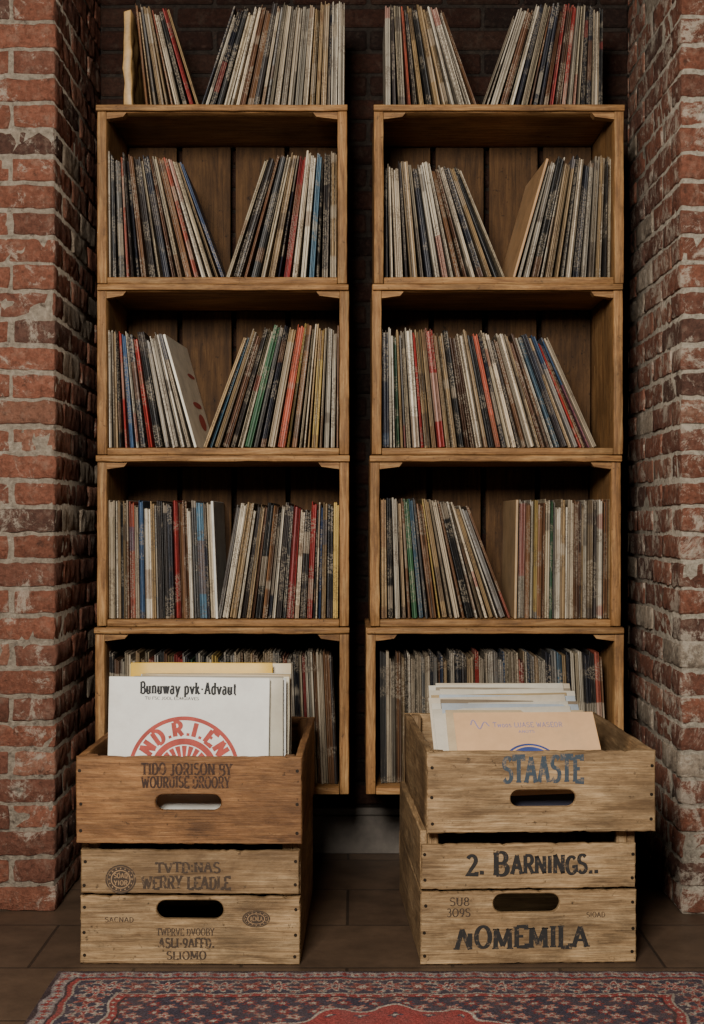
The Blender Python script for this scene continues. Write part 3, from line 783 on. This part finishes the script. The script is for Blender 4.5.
on_sleeve(pe, mb.mesh('cover_flourish', [PRL]), 'cover_flourish', 0, 0)
mb = MB(); disc_mesh(mb, 0, .145, .060, .062, .92); disc_mesh(mb, 0, .145, .051, .053, .0)
mb.add([Vector((-.15, -.0004, .002)), Vector((.15, -.0004, .002)), Vector((.15, -.0004, .072)), Vector((-.15, -.0004, .060))], [[0, 1, 2, 3]], None, 1)  # dark band across the lower sleeve, behind the handle slot
on_sleeve(pe, mb.mesh('cover_emblem', [PRBL, plain('dark_band', (.03, .03, .05))]), 'cover_emblem', 0, 0, 'round blue emblem')
th = math.radians(2.4); piv = Vector((PX(427, YU), YU, 0)); RM = Matrix.Rotation(th, 3, 'Z')
for o in [C, Dd]+right_stack:
    o.location = piv+RM @ (o.location-piv); o.rotation_euler.z += th

# ------------------------------------------------------------------ rug
rx0, rx1, ry0, ry1 = -.572, .722, 1.93, 2.79
nx, ny = 640, 430
X, Y = np.meshgrid(np.linspace(rx0, rx1, nx), np.linspace(ry0, ry1, ny))
cxr, cyr = (rx0+rx1)/2, (ry0+ry1)/2
u = X-cxr+.003*np.sin(Y*61)+.002*np.sin(X*93+Y*40); v_ = Y-cyr+.0028*np.sin(X*47)+.002*np.sin(X*121+1)
d = np.minimum((rx1-rx0)/2-np.abs(u), (ry1-ry0)/2-np.abs(v_))
rng = np.random.default_rng(3)
CR = np.array([.34, .28, .22]); RD = np.array([.21, .038, .033]); NV = np.array([.042, .036, .048]); GB = np.array([.14, .115, .11]); PK = np.array([.24, .095, .072]); DK = np.array([.035, .024, .025])
C_ = np.zeros((ny, nx, 3)); C_[:] = NV
side = ((rx1-rx0)/2-np.abs(u)) < ((ry1-ry0)/2-np.abs(v_))
s = np.where(side, v_, u)
def flower(s, q, period, r, pet=6):
    ss = ((s+period/2) % period)-period/2
    rr = np.sqrt(ss**2+q**2); an = np.arctan2(q, ss)
    return rr/(r*(0.75+.25*np.cos(pet*an)))
def setc(m, c): C_[m] = c
m = d < .010; setc(m, DK)
m = (d >= .010) & (d < .038); setc(m, GB*1.2)
q = d-.024
f = flower(s, q, .036, .013); setc(m & (f < 1), CR*.9); setc(m & (f < .5), RD)
f = flower(s+.018, q, .036, .010, 4); setc(m & (f < 1), RD*.8)
setc((d >= .038) & (d < .043), DK); setc((d >= .043) & (d < .052), RD); setc((d >= .052) & (d < .056), CR*.7)
m = (d >= .056) & (d < .132); setc(m, NV)
q = d-.094
vine = np.abs(q-.020*np.sin(s*2*math.pi/.105)) < .003; setc(m & vine, CR*.8)
f = flower(s, q, .105, .030, 8); setc(m & (f < 1), CR); setc(m & (f < .8), RD); setc(m & (f < .45), CR); setc(m & (f < .25), NV)
f = flower(s+.0525, q, .105, .028, 6); setc(m & (f < 1), PK); setc(m & (f < .7), RD*.7); setc(m & (f < .4), CR)
f = flower(s+.026, q-.026, .0525, .010, 5); setc(m & (f < 1), CR*.8); setc(m & (f < .5), RD)
f = flower(s+.026, q+.026, .0525, .010, 5); setc(m & (f < 1), CR*.8); setc(m & (f < .5), RD)
setc((d >= .132) & (d < .137), CR*.8); setc((d >= .137) & (d < .152), RD)
f = flower(s, d-.1445, .022, .005, 4); setc((d >= .137) & (d < .152) & (f < 1), CR); setc((d >= .152) & (d < .157), DK)
fld = d >= .157
per = .044
f1 = flower(u+.012*np.sin(v_*40), ((v_+per/2) % per)-per/2, per*1.3, .018, 5)
f2 = flower(u+per*.65, ((v_) % per)-per/2, per*1.3, .015, 7)
setc(fld & (f1 < 1), PK); setc(fld & (f1 < .65), CR*.9); setc(fld & (f1 < .35), RD)
setc(fld & (f2 < 1), RD*.8); setc(fld & (f2 < .5), CR*.8)
rr = np.sqrt((u/1.05)**2+(v_/.95)**2); an = np.arctan2(v_, u)
med = rr/(.235*(1+.07*np.cos(12*an)))
setc(med < 1.0, CR); setc(med < .97, RD*1.15)
mf = flower(u, ((v_+.03) % .06)-.03, .06, .013, 4)
setc((med < .9) & (mf < 1), NV); setc((med < .9) & (mf < .5), CR); setc(med < .45, NV); setc(med < .4, PK)
C_ *= (0.65+.7*rng.random((ny, nx, 1)))
Zr = .009+.0014*rng.random((ny, nx))
Zr[0, :] = Zr[-1, :] = .001; Zr[:, 0] = Zr[:, -1] = .001
me = bpy.data.meshes.new('rug')
vv = np.stack([X-cxr, Y-cyr, Zr], -1).reshape(-1, 3)
i0 = (np.arange(ny-1)[:, None]*nx+np.arange(nx-1)[None, :]).ravel()
fc = np.stack([i0, i0+1, i0+nx+1, i0+nx], -1)
me.from_pydata(vv.tolist(), [], fc.tolist())
ca = me.color_attributes.new('Col', 'FLOAT_COLOR', 'POINT')
ca.data.foreach_set('color', np.concatenate([C_.reshape(-1, 3), np.ones((nx*ny, 1))], 1).ravel())
m, nt, b = new_mat('rug_wool')
a = nt.nodes.new('ShaderNodeAttribute'); a.attribute_name = 'Col'
n1 = noise(nt, coords(nt, (1, 1, 1), False), 240, 4, 0.7)
n5 = noise(nt, coords(nt, (1, 1, 1), False), 18, 6, 0.7)
cc = mix(nt, .8, a.outputs['Color'], ramp(nt, n1, [(.3, .5), (.6, 1.1)]), 'MULTIPLY')
cc = mix(nt, ramp(nt, n5, [(.42, .08), (.7, .5)]), cc, (.11, .07, .06))
nt.links.new(cc, b.inputs['Base Color'])
b.inputs['Roughness'].default_value = 0.95; b.inputs['Specular IOR Level'].default_value = 0.1; bump(nt, b, n1, .6, .003)
me.materials.append(m)
obj('rug', me, (cxr, cyr, 0), label='faded red, navy and cream oriental rug with floral border', category='rug')

# ------------------------------------------------------------------ light, world, camera
def area(name, loc, tgt, size, e, c):
    l = bpy.data.lights.new(name, 'AREA'); l.shape = 'RECTANGLE'; l.size = size[0]; l.size_y = size[1]; l.energy = e; l.color = c
    o = bpy.data.objects.new(name, l); COL.objects.link(o); o.location = loc
    o.rotation_euler = (Vector(tgt)-Vector(loc)).to_track_quat('-Z', 'Y').to_euler()
area('window_light', (-0.50, -0.1, 2.0), (0.20, 3.4, .38), (0.7, .7), 180, (1.0, .955, .885))
w = bpy.data.worlds.new('World'); bpy.context.scene.world = w; w.use_nodes = True
w.node_tree.nodes['Background'].inputs[0].default_value = (1.0, 0.93, 0.86, 1)
w.node_tree.nodes['Background'].inputs[1].default_value = 0.008
cam = bpy.data.cameras.new('Camera'); co_ = bpy.data.objects.new('Camera', cam); COL.objects.link(co_)
co_.location = (0, 0, CAMH); co_.rotation_euler = (math.pi/2, 0, 0)
cam.sensor_width = 36; cam.lens = F/1024*36; cam.shift_y = 8/1024; cam.clip_start = .05
bpy.context.scene.camera = co_
